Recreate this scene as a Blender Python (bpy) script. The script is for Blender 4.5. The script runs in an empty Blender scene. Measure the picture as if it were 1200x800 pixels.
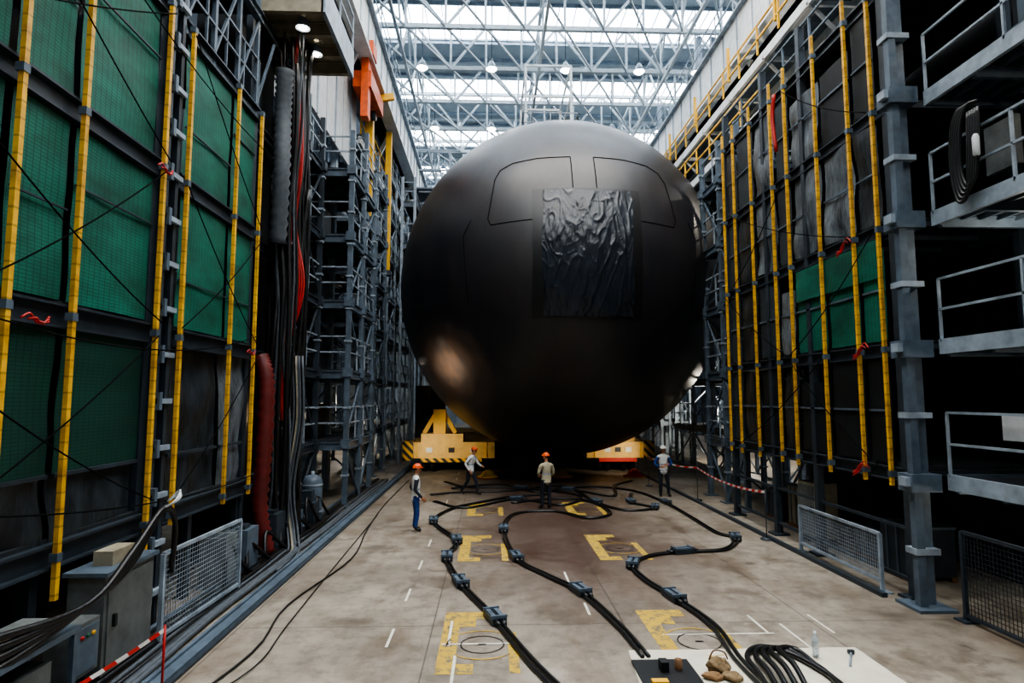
import bpy, math, random
from mathutils import Vector, Matrix, noise
R=random.Random(7)
SC=bpy.context.scene.collection
# ---------------------------------------------------------------- camera
cam_d=bpy.data.cameras.new('camera'); cam=bpy.data.objects.new('camera',cam_d)
SC.objects.link(cam); bpy.context.scene.camera=cam
cam_d.sensor_width=36; cam_d.lens=21.6; cam_d.clip_end=300
cam.location=(0,0,3.55); cam.rotation_euler=(math.radians(95.24),0,math.radians(-1.99))
# ---------------------------------------------------------------- materials
def lin(h):
    c=[int(h[i:i+2],16)/255 for i in (0,2,4)]
    return tuple((x/12.92 if x<.04045 else ((x+.055)/1.055)**2.4) for x in c)+(1,)
def mul(c,k): return tuple(min(1,x*k) for x in c[:3])+(1,)
class N:
    def __init__(s,name):
        s.m=bpy.data.materials.new(name); s.m.use_nodes=True; s.t=s.m.node_tree; s.p=s.t.nodes['Principled BSDF']
        s.tc=s.t.nodes.new('ShaderNodeTexCoord')
    def n(s,typ,**kw):
        x=s.t.nodes.new(typ)
        for k,v in kw.items(): setattr(x,k,v)
        return x
    def l(s,a,b): s.t.links.new(a,b)
    def noise(s,scale,detail=4,stretch=None,rough=.6,dist=0):
        x=s.n('ShaderNodeTexNoise'); x.inputs['Scale'].default_value=scale; x.inputs['Detail'].default_value=detail; x.inputs['Roughness'].default_value=rough; x.inputs['Distortion'].default_value=dist
        if stretch:
            mp=s.n('ShaderNodeMapping'); mp.inputs['Scale'].default_value=stretch; s.l(s.tc.outputs['Object'],mp.inputs['Vector']); s.l(mp.outputs[0],x.inputs['Vector'])
        else: s.l(s.tc.outputs['Object'],x.inputs['Vector'])
        return x.outputs['Fac']
    def ramp(s,f,stops):
        r=s.n('ShaderNodeValToRGB'); e=r.color_ramp.elements
        while len(e)<len(stops): e.new(.5)
        for i,(p,c) in enumerate(stops): e[i].position=p; e[i].color=c
        s.l(f,r.inputs[0]); return r.outputs[0]
    def math(s,op,a,b=0.0):
        x=s.n('ShaderNodeMath',operation=op)
        for i,v in enumerate((a,b)):
            if isinstance(v,(int,float)): x.inputs[i].default_value=v
            else: s.l(v,x.inputs[i])
        return x.outputs[0]
    def mix(s,f,a,b):
        x=s.n('ShaderNodeMix',data_type='RGBA')
        if isinstance(f,(int,float)): x.inputs[0].default_value=f
        else: s.l(f,x.inputs[0])
        for i,v in ((6,a),(7,b)):
            if isinstance(v,tuple): x.inputs[i].default_value=v
            else: s.l(v,x.inputs[i])
        return x.outputs[2]
    def xyz(s):
        x=s.n('ShaderNodeSeparateXYZ'); s.l(s.tc.outputs['Object'],x.inputs[0]); return x.outputs
    def bump(s,h,st=.3,d=.02):
        b=s.n('ShaderNodeBump'); b.inputs['Strength'].default_value=st; b.inputs['Distance'].default_value=d
        s.l(h,b.inputs['Height']); s.l(b.outputs[0],s.p.inputs['Normal'])
    def set(s,col=None,rough=None,metal=None,spec=None):
        if col is not None:
            if isinstance(col,tuple): s.p.inputs['Base Color'].default_value=col
            else: s.l(col,s.p.inputs['Base Color'])
        if rough is not None: s.p.inputs['Roughness'].default_value=rough
        if metal is not None: s.p.inputs['Metallic'].default_value=metal
        if spec is not None: s.p.inputs['Specular IOR Level'].default_value=spec
def simple(name,h,rough=.6,metal=0,var=.35,scale=3,bump=0,spec=.5):
    a=N(name); c=lin(h); f=a.noise(scale,5)
    a.set(a.ramp(f,[(.3,mul(c,1-var)),(.7,mul(c,1+var))]),rough,metal,spec)
    if bump: a.bump(a.noise(scale*4,4),bump)
    return a.m
M={}
def S(k,*a,**b): M[k]=simple(k,*a,**b); return M[k]
S('steel_dark','29333c',.5,.1); S('steel_grey','505e6b',.5,.1); S('steel_light','8b98a4',.5,.1); S('black_steel','101418',.5,.1); S('matte_black','0a0b0c',.95,0,.2,spec=.1)
S('white_paint','d2d7d9',.5,0,.15); S('truss_paint','aab3b8',.5,0,.15); S('orange_paint','c04c14',.5); S('cream_paint','d8b062',.55,0,.15); S('green_paint','1f5a40',.6)
S('rubber','0b0c0e',.4,0,.3); S('rubber_red','a8201a',.5); S('rubber_burgundy','5a1815',.5); S('duct_grey','454c53',.6,0,.3,8)
S('deck','20262c',.7,.1); S('wall_cladding','38424a',.7,0,.2,1); S('cladding_white','b4b8bb',.6,0,.15); S('roof_grey','a0abb2',.6,0,.12,1)
S('cabinet','5c6160',.5); S('cabinet_beige','8d8672',.5); S('paper','d0cab8',.8,0,.12,2); S('cardboard','7a5c3b',.8)
S('skin','b07a5c',.55,0,.08); S('helmet_orange','d2541c',.35,0,.05); S('helmet_white','dcdcd6',.35,0,.05); S('vest_white','d6d8d6',.8,0,.1,20,.3); S('vest_beige','a59c84',.8,0,.12,20,.3)
S('cloth_blue','1d3a78',.85,0,.25,12,.4); S('cloth_navy','141b28',.85,0,.3,12,.4); S('boots','0c0b0a',.6); S('hair','1a120c',.7); S('eye','0a0a0a',.3); S('lip','7a3e34',.6)
S('white_line','d2cfc2',.8,0,.2,10); S('red_plain','b01a14',.5,0,.1); S('yellow_plain','e0ac20',.5,0,.12); S('glove','7d684a',.85,0,.25,14,.6); S('wood','6b4a2c',.7)
def emis(name,h,st):
    a=N(name); a.set(lin(h)); f=a.noise(.6,3); c=lin(h)
    a.l(a.ramp(f,[(.3,mul(c,.85)),(.7,c)]),a.p.inputs['Emission Color']); a.p.inputs['Emission Strength'].default_value=st; M[name]=a.m
emis('skylight_glass','e6f0fa',8.0); emis('lamp_glow','fff4e0',40); emis('lamp_warm','ffdca8',60)
a=N('concrete'); x=a.xyz()
n1=a.noise(.35,8); n2=a.noise(3,8,rough=.7); n3=a.noise(1.1,6,(1,.35,1)); n4=a.noise(.8,3,dist=1.5); n5=a.noise(.55,7,rough=.7)
base=a.ramp(n1,[(.3,lin('6e665b')),(.55,lin('958c7f')),(.75,lin('aea698'))])
base=a.mix(a.math('MULTIPLY',a.ramp(n2,[(.45,(0,0,0,1)),(.75,(1,1,1,1))]),.75),base,lin('463d32'))
base=a.mix(a.math('MULTIPLY',a.ramp(n3,[(.5,(0,0,0,1)),(.62,(1,1,1,1))]),.45),base,lin('5f4e3c'))
base=a.mix(a.math('MULTIPLY',a.ramp(n5,[(.55,(0,0,0,1)),(.6,(1,1,1,1))]),.35),base,lin('3b3128'))
base=a.mix(a.math('MULTIPLY',a.ramp(n4,[(.66,(0,0,0,1)),(.72,(1,1,1,1))]),.45),base,lin('28211a'))
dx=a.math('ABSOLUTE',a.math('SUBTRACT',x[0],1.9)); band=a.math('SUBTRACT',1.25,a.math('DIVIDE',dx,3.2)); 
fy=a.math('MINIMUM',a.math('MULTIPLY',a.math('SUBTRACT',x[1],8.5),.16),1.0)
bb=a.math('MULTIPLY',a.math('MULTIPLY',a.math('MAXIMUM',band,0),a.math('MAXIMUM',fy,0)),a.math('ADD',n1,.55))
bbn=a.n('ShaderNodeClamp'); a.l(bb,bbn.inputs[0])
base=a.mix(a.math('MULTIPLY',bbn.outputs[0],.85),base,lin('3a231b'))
jx=a.math('LESS_THAN',a.math('FRACT',a.math('MULTIPLY',a.math('ADD',x[0],.9),.3333)),.008)
jy=a.math('LESS_THAN',a.math('FRACT',a.math('MULTIPLY',x[1],.2)),.005)
base=a.mix(a.math('MULTIPLY',a.math('MAXIMUM',jx,jy),.6),base,lin('2c2822'))
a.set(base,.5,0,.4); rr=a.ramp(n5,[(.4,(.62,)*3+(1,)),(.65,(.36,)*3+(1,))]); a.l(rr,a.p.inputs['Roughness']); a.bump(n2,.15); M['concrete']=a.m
a=N('floor_yellow'); f=a.noise(6,9,rough=.8)
a.set(a.ramp(f,[(.43,lin('6a604f')),(.49,lin('b39430')),(.8,lin('d2aa26'))]),.7); M['floor_yellow']=a.m
def netting(name,ca,cb,sy=9,sz=22,line=.22,rough=.6):
    a=N(name); x=a.xyz(); n=a.noise(.9,5,(1,1,2))
    gy=a.math('LESS_THAN',a.math('FRACT',a.math('MULTIPLY',x[1],sy)),line*.6)
    gz=a.math('LESS_THAN',a.math('FRACT',a.math('MULTIPLY',x[2],sz)),line)
    c=a.ramp(n,[(.3,lin(ca)),(.7,lin(cb))])
    a.set(a.mix(a.math('MULTIPLY',a.math('MAXIMUM',gy,gz),.6),c,mul(lin(ca),.35)),rough,0,.3); M[name]=a.m
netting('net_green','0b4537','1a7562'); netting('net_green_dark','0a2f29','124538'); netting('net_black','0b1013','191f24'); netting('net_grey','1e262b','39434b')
def sheet(name,ca,cb,rough=.35):
    a=N(name); f=a.noise(2.2,6,(1,1.6,.8),.65); a.set(a.ramp(f,[(.35,lin(ca)),(.65,lin(cb))]),rough,0,.5); a.bump(a.noise(5,5,(1,2,.7)),.6,.05); M[name]=a.m
sheet('sheet_grey','262d32','6e7880'); sheet('sheet_dark','0f1519','2e373e')
a=N('tarp_black'); a.set(a.ramp(a.noise(2,4),[(.3,lin('10151c')),(.7,lin('1a222c'))]),.3,0,.5); a.bump(a.noise(4.5,5,(1,1,.5),.6,.8),.5,.05); M['tarp_black']=a.m
a=N('yellow_bar'); x=a.xyz(); n=a.noise(4,5)
h=a.math('LESS_THAN',a.math('FRACT',a.math('MULTIPLY',x[2],5.0)),.12)
a.set(a.mix(a.math('MULTIPLY',h,.5),a.ramp(n,[(.3,lin('b07f1c')),(.6,lin('e8b32c'))]),lin('5a4416')),.5); M['yellow_bar']=a.m
def stripes(name,ca,cb,k):
    a=N(name); x=a.xyz(); f=a.math('LESS_THAN',a.math('FRACT',a.math('MULTIPLY',a.math('ADD',a.math('ADD',x[0],x[1]),x[2]),k)),.5)
    a.set(a.mix(f,lin(ca),lin(cb)),.5); M[name]=a.m
stripes('hazard','15130f','d6a21c',2.6); stripes('tape_rw','c3211b','e0dedb',2.4)
a=N('hull_coating'); n1=a.noise(.5,6); n2=a.noise(1.5,8,(1,1,.25),.7)
c=a.mix(a.math('MULTIPLY',a.ramp(n2,[(.4,(0,0,0,1)),(.8,(1,1,1,1))]),.55),a.ramp(n1,[(.3,lin('0f1219')),(.7,lin('18181d'))]),lin('342b26'))
a.set(c,.4,0,.6)
rr=a.ramp(n1,[(.3,(.38,)*3+(1,)),(.7,(.48,)*3+(1,))]); a.l(rr,a.p.inputs['Roughness']); a.bump(a.noise(12,5),.06,.01); M['hull_coating']=a.m
a=N('bottle_plastic'); a.set(a.ramp(a.noise(4),[(.3,lin('cfe0ea')),(.7,lin('e6f0f5'))]),.08); a.p.inputs['Transmission Weight'].default_value=.6; M['bottle_plastic']=a.m
# ---------------------------------------------------------------- builder
def crom(pts,res):
    P=[Vector(p) for p in pts]; out=[]
    if len(P)<3: return P
    E=[P[0]*2-P[1]]+P+[P[-1]*2-P[-2]]
    for i in range(1,len(E)-2):
        p0,p1,p2,p3=E[i-1:i+3]
        for j in range(res):
            t=j/res; out.append(.5*((2*p1)+(p2-p0)*t+(2*p0-5*p1+4*p2-p3)*t*t+(3*p1-p0-3*p2+p3)*t**3))
    out.append(P[-1]); return out
class B:
    def __init__(s,name): s.name=name; s.v=[]; s.f=[]; s.mi=[]; s.sm=[]; s.mats=[]; s.T=None
    def k(s,m):
        m=M[m]
        if m not in s.mats: s.mats.append(m)
        return s.mats.index(m)
    def add(s,vs,fs,m,smooth=False):
        b=len(s.v); i=s.k(m)
        s.v+= [s.T@Vector(v) for v in vs] if s.T else [Vector(v) for v in vs]
        for f in fs: s.f.append([b+j for j in f]); s.mi.append(i); s.sm.append(smooth)
    def box(s,c,d,m,rz=0,rot=None):
        hx,hy,hz=d[0]/2,d[1]/2,d[2]/2; vs=[Vector((x,y,z)) for z in(-hz,hz) for y in(-hy,hy) for x in(-hx,hx)]
        r=rot or Matrix.Rotation(rz,3,'Z'); c=Vector(c)
        s.add([r@v+c for v in vs],[(0,2,3,1),(4,5,7,6),(0,1,5,4),(1,3,7,5),(3,2,6,7),(2,0,4,6)],m)
    def bb(s,x0,x1,y0,y1,z0,z1,m): s.box(((x0+x1)/2,(y0+y1)/2,(z0+z1)/2),(x1-x0,y1-y0,z1-z0),m)
    def beam(s,p,q,w,h,m):
        p=Vector(p); q=Vector(q); d=q-p; L=d.length
        if L<1e-5: return
        d/=L; up=Vector((0,0,1)) if abs(d.z)<.95 else Vector((0,1,0)); a=d.cross(up).normalized(); b=a.cross(d).normalized()
        s.box((p+q)/2,(w,L,h),m,rot=Matrix((a,d,b)).transposed())
    def ib(s,p,q,w,h,m):
        o=Vector((0,0,h/2-.015)); p=Vector(p);q=Vector(q)
        s.beam(p+o,q+o,w,.03,m); s.beam(p-o,q-o,w,.03,m); s.beam(p,q,.025,h-.06,m)
    def sweep(s,pts,r,m,n=6,res=4,rf=None,cap=True):
        P=crom(pts,res) if res>1 else [Vector(p) for p in pts]
        vs=[];fs=[];ref=None
        for i,p in enumerate(P):
            d=(P[min(i+1,len(P)-1)]-P[max(i-1,0)]).normalized()
            if ref is None: ref=Vector((0,0,1)) if abs(d.z)<.9 else Vector((1,0,0))
            a=d.cross(ref).normalized(); b=a.cross(d).normalized(); ref=b
            rr=rf(i/(len(P)-1),i) if rf else r
            for j in range(n):
                t=2*math.pi*j/n; vs.append(p+a*(math.cos(t)*rr)+b*(math.sin(t)*rr))
            if i:
                for j in range(n): fs.append(((i-1)*n+j,(i-1)*n+(j+1)%n,i*n+(j+1)%n,i*n+j))
        if cap: fs.append(tuple(range(n))[::-1]); fs.append(tuple((len(P)-1)*n+j for j in range(n)))
        s.add(vs,fs,m,True)
    def rod(s,p,q,r,m,n=6): s.sweep([p,q],r,m,n,1)
    def lathe(s,c,prof,m,n=20,T=None):
        vs=[];fs=[]
        for i,(r,z) in enumerate(prof):
            for j in range(n):
                t=2*math.pi*j/n; v=Vector((r*math.cos(t),r*math.sin(t),z)); v=(T@v if T else v)+Vector(c); vs.append(v)
            if i:
                for j in range(n): fs.append(((i-1)*n+j,(i-1)*n+(j+1)%n,i*n+(j+1)%n,i*n+j))
        s.add(vs,fs,m,True)
    def grid(s,fn,nu,nv,m,smooth=True):
        vs=[fn(i/nu,j/nv) for i in range(nu+1) for j in range(nv+1)]
        fs=[(i*(nv+1)+j,(i+1)*(nv+1)+j,(i+1)*(nv+1)+j+1,i*(nv+1)+j+1) for i in range(nu) for j in range(nv)]
        s.add(vs,fs,m,smooth)
    def ell(s,c,d,m,n=14,fn=None):
        def f(u,v):
            th=u*math.pi; ph=v*2*math.pi; p=Vector((math.sin(th)*math.cos(ph)*d[0],math.sin(th)*math.sin(ph)*d[1],math.cos(th)*d[2]))
            if fn: p=fn(p)
            return p+Vector(c)
        s.grid(f,n,n,m)
    def cloth(s,o,u,v,m,amp=.05,nu=10,nv=10,fr=1.3,nrm=(1,0,0)):
        o=Vector(o);u=Vector(u);v=Vector(v);nn=Vector(nrm)
        s.grid(lambda a,b:o+u*a+v*b+nn*(noise.noise((o+u*a+v*b)*fr)*amp*2),nu,nv,m)
    def build(s,parent=None):
        me=bpy.data.meshes.new(s.name); me.from_pydata([tuple(v) for v in s.v],[],s.f)
        for m in s.mats: me.materials.append(m)
        me.polygons.foreach_set('material_index',s.mi); me.polygons.foreach_set('use_smooth',s.sm); me.update()
        o=bpy.data.objects.new(s.name,me); SC.objects.link(o)
        if parent: o.parent=parent
        return o
def railing(b,p,q,m='steel_light',h=1.1,sp=1.3,t=.045):
    p=Vector(p);q=Vector(q);L=(q-p).length;n=max(1,round(L/sp))
    for z in (h,h*.52): b.beam(p+Vector((0,0,z)),q+Vector((0,0,z)),t,t,m)
    for i in range(n+1): c=p.lerp(q,i/n); b.beam(c,c+Vector((0,0,h)),t,t,m)
# ---------------------------------------------------------------- shell
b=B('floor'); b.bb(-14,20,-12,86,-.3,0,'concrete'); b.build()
b=B('wall_left'); b.bb(-14.3,-14,-12,86,0,27,'wall_cladding')
for y in range(-10,86,4): b.bb(-14,-13.6,y,y+.4,0,27,'steel_grey')
b.build()
b=B('wall_right'); b.bb(20,20.3,-12,86,0,27,'wall_cladding')
for y in range(-10,86,4): b.bb(19.6,20,y,y+.4,0,27,'steel_grey')
b.build()
b=B('wall_back'); b.bb(-14,20,-12.3,-12,0,27,'wall_cladding'); b.build()
b=B('wall_front'); b.bb(-14,20,86,86.3,0,27,'roof_grey')
for x in range(-14,20,3): b.bb(x,x+.3,85.6,86,0,27,'steel_light')
b.build()
sk=[(-8.1+8.5*i, -4.6+8.5*i) for i in range(0,11)]
b=B('ceiling'); y=-12
for y0,y1 in sk: b.bb(-14,20,y,y0,26.6,26.9,'roof_grey'); y=y1
b.bb(-14,20,y,86,26.6,26.9,'roof_grey')
for i in range(49): 
    yy=-10+i*2
    if not any(y0-.2<yy<y1+.1 for y0,y1 in sk): b.bb(-14,20,yy,yy+.12,26.4,26.6,'steel_light')
b.build()
for i,(y0,y1) in enumerate(sk):
    b=B('window_%d'%(i+1)); b.bb(-9,17,y0,y1,26.7,26.75,'skylight_glass')
    b.bb(-14,-9,y0,y1,26.6,26.9,'roof_grey'); b.bb(17,20,y0,y1,26.6,26.9,'roof_grey')
    for k in range(27): b.bb(-9+k,-8.95+k,y0,y1,26.55,26.68,'steel_light')
    b.build()
for yy in [19+4.25*i for i in range(15)]:
    b=B('roof_truss'); nb=12; x0,x1=-9,17; w=(x1-x0)/nb; zt,zb=26.3,23.6; m='truss_paint'
    b.beam((x0,yy,zt),(x1,yy,zt),.2,.22,m); b.beam((x0,yy,zb),(x1,yy,zb),.22,.24,m)
    for k in range(nb+1):
        xx=x0+k*w; b.beam((xx,yy,zb),(xx,yy,zt),.12,.12,m)
        if k<nb: b.beam((xx,yy,zb if k%2 else zt),(xx+w,yy,zt if k%2 else zb),.13,.13,m)
    for k in range(0,nb,2):
        xx=x0+k*w; b.beam((xx,yy,zb),(xx+w,yy+4.25,zb),.1,.1,m); b.beam((xx+w,yy,zb),(xx+2*w,yy+4.25,zb),.1,.1,m)
        b.beam((xx+w,yy,zb),(xx+w,yy+4.25,zt),.09,.09,m)
    b.build()
b=B('roof_longitudinal_girder')
for xx in (-5,2.8,10.5):
    for z in (22.9,25.6): b.beam((xx,17,z),(xx,82,z),.16,.16,'truss_paint')
    for i in range(30): y=18+i*2.12; b.beam((xx,y,22.9 if i%2 else 25.6),(xx,y+2.12,25.6 if i%2 else 22.9),.1,.1,'truss_paint')
b.build()
b=B('high_bay_lamps')
for yy in (2,10,18,34,42,50,59,67):
    for xx in (-4,0,4.3,8.6,12):
        b.lathe((xx,yy,22.5),[(.05,.5),(.12,.45),(.3,.1),(.32,0)],'steel_light',12); b.lathe((xx,yy,22.5),[(.3,.0),(.22,-.08),(0,-.12)],'lamp_glow',12); b.rod((xx,yy,23),(xx,yy,26.35),.03,'steel_grey')
b.build()
# ---------------------------------------------------------------- crane runways + columns
def runway(name,X,sgn):
    b=B(name)
    b.bb(X-.45,X+.45,12,84,17.6,19.5,'white_paint'); b.bb(X-.65,X+.65,12,84,19.5,19.6,'steel_light'); b.bb(X-.08,X+.08,12,84,19.6,19.75,'steel_dark'); b.bb(X-.6,X+.6,12,84,17.5,17.6,'white_paint')
    for i in range(48): y=12+i*1.5; b.bb(X-.5,X+.5,y,y+.05,17.6,19.5,'steel_light')
    xo=X+sgn*1.2
    b.bb(min(X,xo),max(X,xo),12,84,17.5,17.56,'steel_light'); railing(b,(xo,12,17.55),(xo,84,17.55),'yellow_plain')
    xi=X-sgn*.62; railing(b,(xi,12,19.6),(xi,84,19.6),'steel_light',sp=2)
    for y in range(16,84,8):
        for dx in (-.4,.4): b.bb(X+sgn*1.2+dx-.12,X+sgn*1.2+dx+.12,y,y+.3,0,23.5,'steel_light')
        for z in range(0,23): b.beam((X+sgn*1.2-.4,y+.15,z),(X+sgn*1.2+.4,y+.15,z+1),.06,.06,'steel_light')
        b.beam((X,y,17.5),(X+sgn*1.2,y,15),.2,.2,'white_paint')
    b.build()
runway('crane_runway_girder',-5.5,-1); runway('crane_runway_girder',10.7,1)
def walkway(name,x0,x1,y0,y1,z,side,m='yellow_plain',body='white_paint'):
    b=B(name); b.bb(x0,x1,y0,y1,z-.08,z,'steel_grey')
    b.bb(x0,x0+.12,y0,y1,z-.4,z,body); b.bb(x1-.12,x1,y0,y1,z-.4,z,body)
    xs=x0 if side<0 else x1
    railing(b,(xs,y0,z),(xs,y1,z),m,sp=1.6,t=.06)
    y=y0
    while y<y1: b.beam((x0,y,z-.35),(x1,y,z-.35),.1,.15,body); b.beam((x0,y,z-.3),(x1,y,z-2),.09,.09,body); y+=3
    b.build()
walkway('hall_walkway',9,10.4,19.5,70,13.3,-1); walkway('hall_walkway',9.4,11,14,70,15.6,-1,'yellow_plain','white_paint')
b=B('runway_bracing')
for i in range(14):
    y=15+i*4; b.beam((11.2,y,13),(11.2,y+4,17.4),.16,.16,'white_paint'); b.beam((11.2,y+4,13),(11.2,y,17.4),.16,.16,'white_paint'); b.beam((11.2,y,9),(11.2,y,17.4),.2,.2,'white_paint')
    b.beam((9.4,y,16),(9.4,y,17.4),.1,.1,'yellow_plain')
b.build()
b=B('duct_run'); b.bb(12.4,13.6,14,72,19.8,21.6,'cladding_white')
for y in range(14,72,3): b.bb(12.35,13.65,y,y+.1,19.75,21.65,'steel_light')
b.build()
walkway('hall_walkway',-7.4,-6.1,26,70,13.2,1,'green_paint','steel_light'); walkway('hall_walkway',-7.2,-5.9,27,70,15.4,1,'yellow_plain','white_paint')
b=B('cladding_panel')
for y in (19.2,21.6,24): b.bb(-6.05,-5.95,y,y+2.3,13.2,17.0,'cladding_white'); b.bb(-5.95,-5.9,y+1.1,y+1.2,13.2,17.0,'steel_light')
b.bb(-7.4,-6.05,19.2,19.3,13.2,17.0,'cladding_white'); b.build()
b=B('crane_end_carriage'); b.bb(-5.7,-4.95,24.4,27.2,16.3,17.0,'orange_paint'); b.bb(-5.35,-5.05,24.3,24.8,15.0,18.2,'orange_paint'); b.bb(-5.7,-4.85,24.2,25.0,17.6,18.2,'orange_paint')
for y in (25.3,26.8): b.lathe((-5.3,y,16.2),[(0,-.1),(.25,-.1),(.25,.1),(0,.1)],'steel_dark',14,Matrix.Rotation(math.pi/2,3,'Y'))
b.build()
b=B('jib_post'); b.bb(-5.75,-5.4,27.2,27.55,11.6,17.4,'yellow_plain'); b.bb(-5.85,-5.3,27.1,27.65,11.4,11.65,'steel_dark'); b.beam((-5.6,27.4,17.2),(-4.5,27.4,17.4),.2,.3,'yellow_plain'); b.build()
b=B('jib_post'); b.bb(-5.5,-5.22,31.2,31.5,10,17.4,'yellow_plain'); b.bb(-5.6,-5.12,31.1,31.6,9.8,10.05,'steel_dark'); b.build()
b=B('overhead_platform'); b.bb(-6.6,-4.15,14.4,17.4,13.3,13.5,'cabinet_beige'); 
for y in (14.4,15.4,16.4,17.3): b.ib((-6.6,y,13.1),(-4.15,y,13.1),.15,.35,'cabinet_beige')
b.bb(-6.6,-4.1,14.3,14.4,12.9,13.7,'cabinet_beige'); b.bb(-4.15,-4.05,14.3,17.4,12.9,13.7,'steel_light'); railing(b,(-4.1,14.4,13.7),(-4.1,17.4,13.7)); railing(b,(-6.6,14.35,13.7),(-4.1,14.35,13.7))
b.bb(-5.55,-5.3,16.35,16.6,9,13.0,'steel_light'); b.bb(-5.65,-5.2,16.25,16.7,12.7,12.95,'steel_light')
for y in (15,16.2): b.lathe((-4.8,y,12.9),[(.05,.3),(.14,.2),(.18,0)],'steel_light',10); b.lathe((-4.8,y,12.9),[(.1,0),(0,-.03)],'lamp_glow',10)
b.build()
# ---------------------------------------------------------------- scaffold towers
def tower(name,x0,x1,ys,levels,m='steel_grey',top=None,rail='steel_light',front=True,xin=None,pt=.16):
    b=B(name); top=top or levels[-1]+1.3; xs=(x0,x1)
    for y in ys:
        for x in xs:
            b.bb(x-pt/2,x+pt/2,y-pt/2,y+pt/2,.02,top,m); b.bb(x-.22,x+.22,y-.22,y+.22,0,.04,m)
            for z in levels: b.bb(x-pt*.9,x+pt*.9,y-pt*.9,y+pt*.9,z-.25,z+.05,m)
            z=1
            while z<top: b.bb(x-pt*.7,x+pt*.7,y-pt*.7,y+pt*.7,z,z+.06,'steel_light'); z+=1.1
    for z in levels:
        b.bb(x0,x1,ys[0],ys[-1],z-.05,z,'deck')
        for x in xs: b.ib((x,ys[0],z-.18),(x,ys[-1],z-.18),.12,.26,m); railing(b,(x,ys[0],z),(x,ys[-1],z),rail,sp=1.2)
        for y in ys: b.ib((x0,y,z-.18),(x1,y,z-.18),.12,.26,m)
        railing(b,(x0,ys[0],z),(x1,ys[0],z),rail,sp=1.0)
        k=int((x1-x0)/.3)
        for i in range(k): b.bb(x0+i*.3,x0+i*.3+.04,ys[0],ys[-1],z-.12,z-.05,'black_steel')
    zz=[0]+list(levels)
    for i in range(len(zz)-1):
        for k in range(len(ys)-1):
            for x in xs:
                a_,c_=(ys[k],ys[k+1]) if (i+k)%2 else (ys[k+1],ys[k]); b.beam((x,a_,zz[i]+.1),(x,c_,zz[i+1]-.3),.06,.06,m)
        b.beam((x0 if i%2 else x1,ys[-1],zz[i]+.1),(x1 if i%2 else x0,ys[-1],zz[i+1]-.3),.06,.06,m)
    return b
LV=[2.15,4.5,6.85,9.1,11.4]
b=tower('scaffold_tower',-6.9,-4.75,[20.6,22.6,24.6],LV,'steel_grey'); 
for z in LV[:4]:
    b.bb(-6.6,-5.9,21.2,22.4,z,z+1.2,'black_steel'); b.bb(-6.85,-6.8,20.7,24.5,z,z+2.0,'net_black')
b.build()
b=tower('scaffold_tower',-7.4,-5.7,[16.8,18.6,20.3],LV[:],'steel_dark',top=13)
for z in LV[:4]: b.bb(-7.35,-7.3,16.9,20.2,z,z+2.0,'net_black'); b.bb(-7.0,-6.3,17.4,18.3,z,z+.9,'black_steel')
b.build()
b=tower('scaffold_tower',-8.2,-5.4,[26,28.5,31],LV+[13.7],'steel_grey'); b.build()
b=tower('scaffold_tower',-7.6,-5.6,[33,35.5,38,40.5,43],LV+[13.7,16],'steel_light',pt=.12); b.build()
b=tower('scaffold_tower',-11.5,-9,[24,28,32,36],LV+[13.7],'steel_grey'); b.build()
b=tower('scaffold_tower',8.1,10.1,[19.4,21,22.7],LV,'steel_grey')
for z in LV[:4]: b.bb(10.0,10.05,19.5,22.6,z,z+2,'net_black'); b.bb(9,9.7,20,20.8,z,z+1,'black_steel')
b.build()
b=tower('scaffold_tower',10.6,12.6,[26,29,32,35],LV+[13.7],'steel_light'); b.build()
b=tower('scaffold_tower',10.6,12.5,[38,42,46,50],LV+[13.7,16],'steel_light',pt=.12); b.build()
# ---------------------------------------------------------------- left panel wall
XL=-5.35; Z=[1.65,4.55,7.2,9.95,12.7]
b=B('netted_panel_scaffold')
mods=[(3.2,9.75,Z,5),(10.3,13.7,Z,4)]
for (y0,y1,zz,nr) in mods:
    for z in zz[:nr]:
        b.ib((XL,y0,z),(XL,y1,z),.2,.3,'steel_dark'); b.ib((XL-1.8,y0,z),(XL-1.8,y1,z),.2,.3,'steel_dark')
        b.bb(XL-1.8,XL,y0,y1,z+.15,z+.2,'deck')
    for y in (y0,y1):
        for x in (XL-.1,XL-1.8): b.bb(x-.09,x+.09,y-.09,y+.09,0,zz[nr-1]+.2,'steel_dark')
ys=[3.3,4.7,6.7,7.75,9.65,10.4,12.35,13.6]
for i,y in enumerate(ys):
    b.bb(XL+.13,XL+.19,y-.035,y+.035,1.15 if y<10 else 1.5,12.5 if y<10 else 9.9,'yellow_bar')
    for z in Z[:4]: b.bb(XL+.1,XL+.2,y-.05,y+.05,z-.05,z+.05,'steel_grey')
for r in range(1,4):
    for i in range(len(ys)-1):
        if i==4: continue
        y0,y1=ys[i]+.06,ys[i+1]-.06; z0,z1=Z[r]+.2,Z[r+1]-.18
        if y0>10 and r==3: continue
        b.cloth((XL+.02,y0,z0),(0,y1-y0,0),(0,0,z1-z0),'net_green',.015)
        zm=z0+(z1-z0)*R.choice((.35,.5,.66)); b.bb(XL+.04,XL+.07,y0,y1,zm-.012,zm+.012,'steel_dark')
        for q in (1,2): yy=y0+(y1-y0)*q/3; b.bb(XL-.05,XL-.03,yy-.03,yy+.03,z0,z1,'black_steel')
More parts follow.
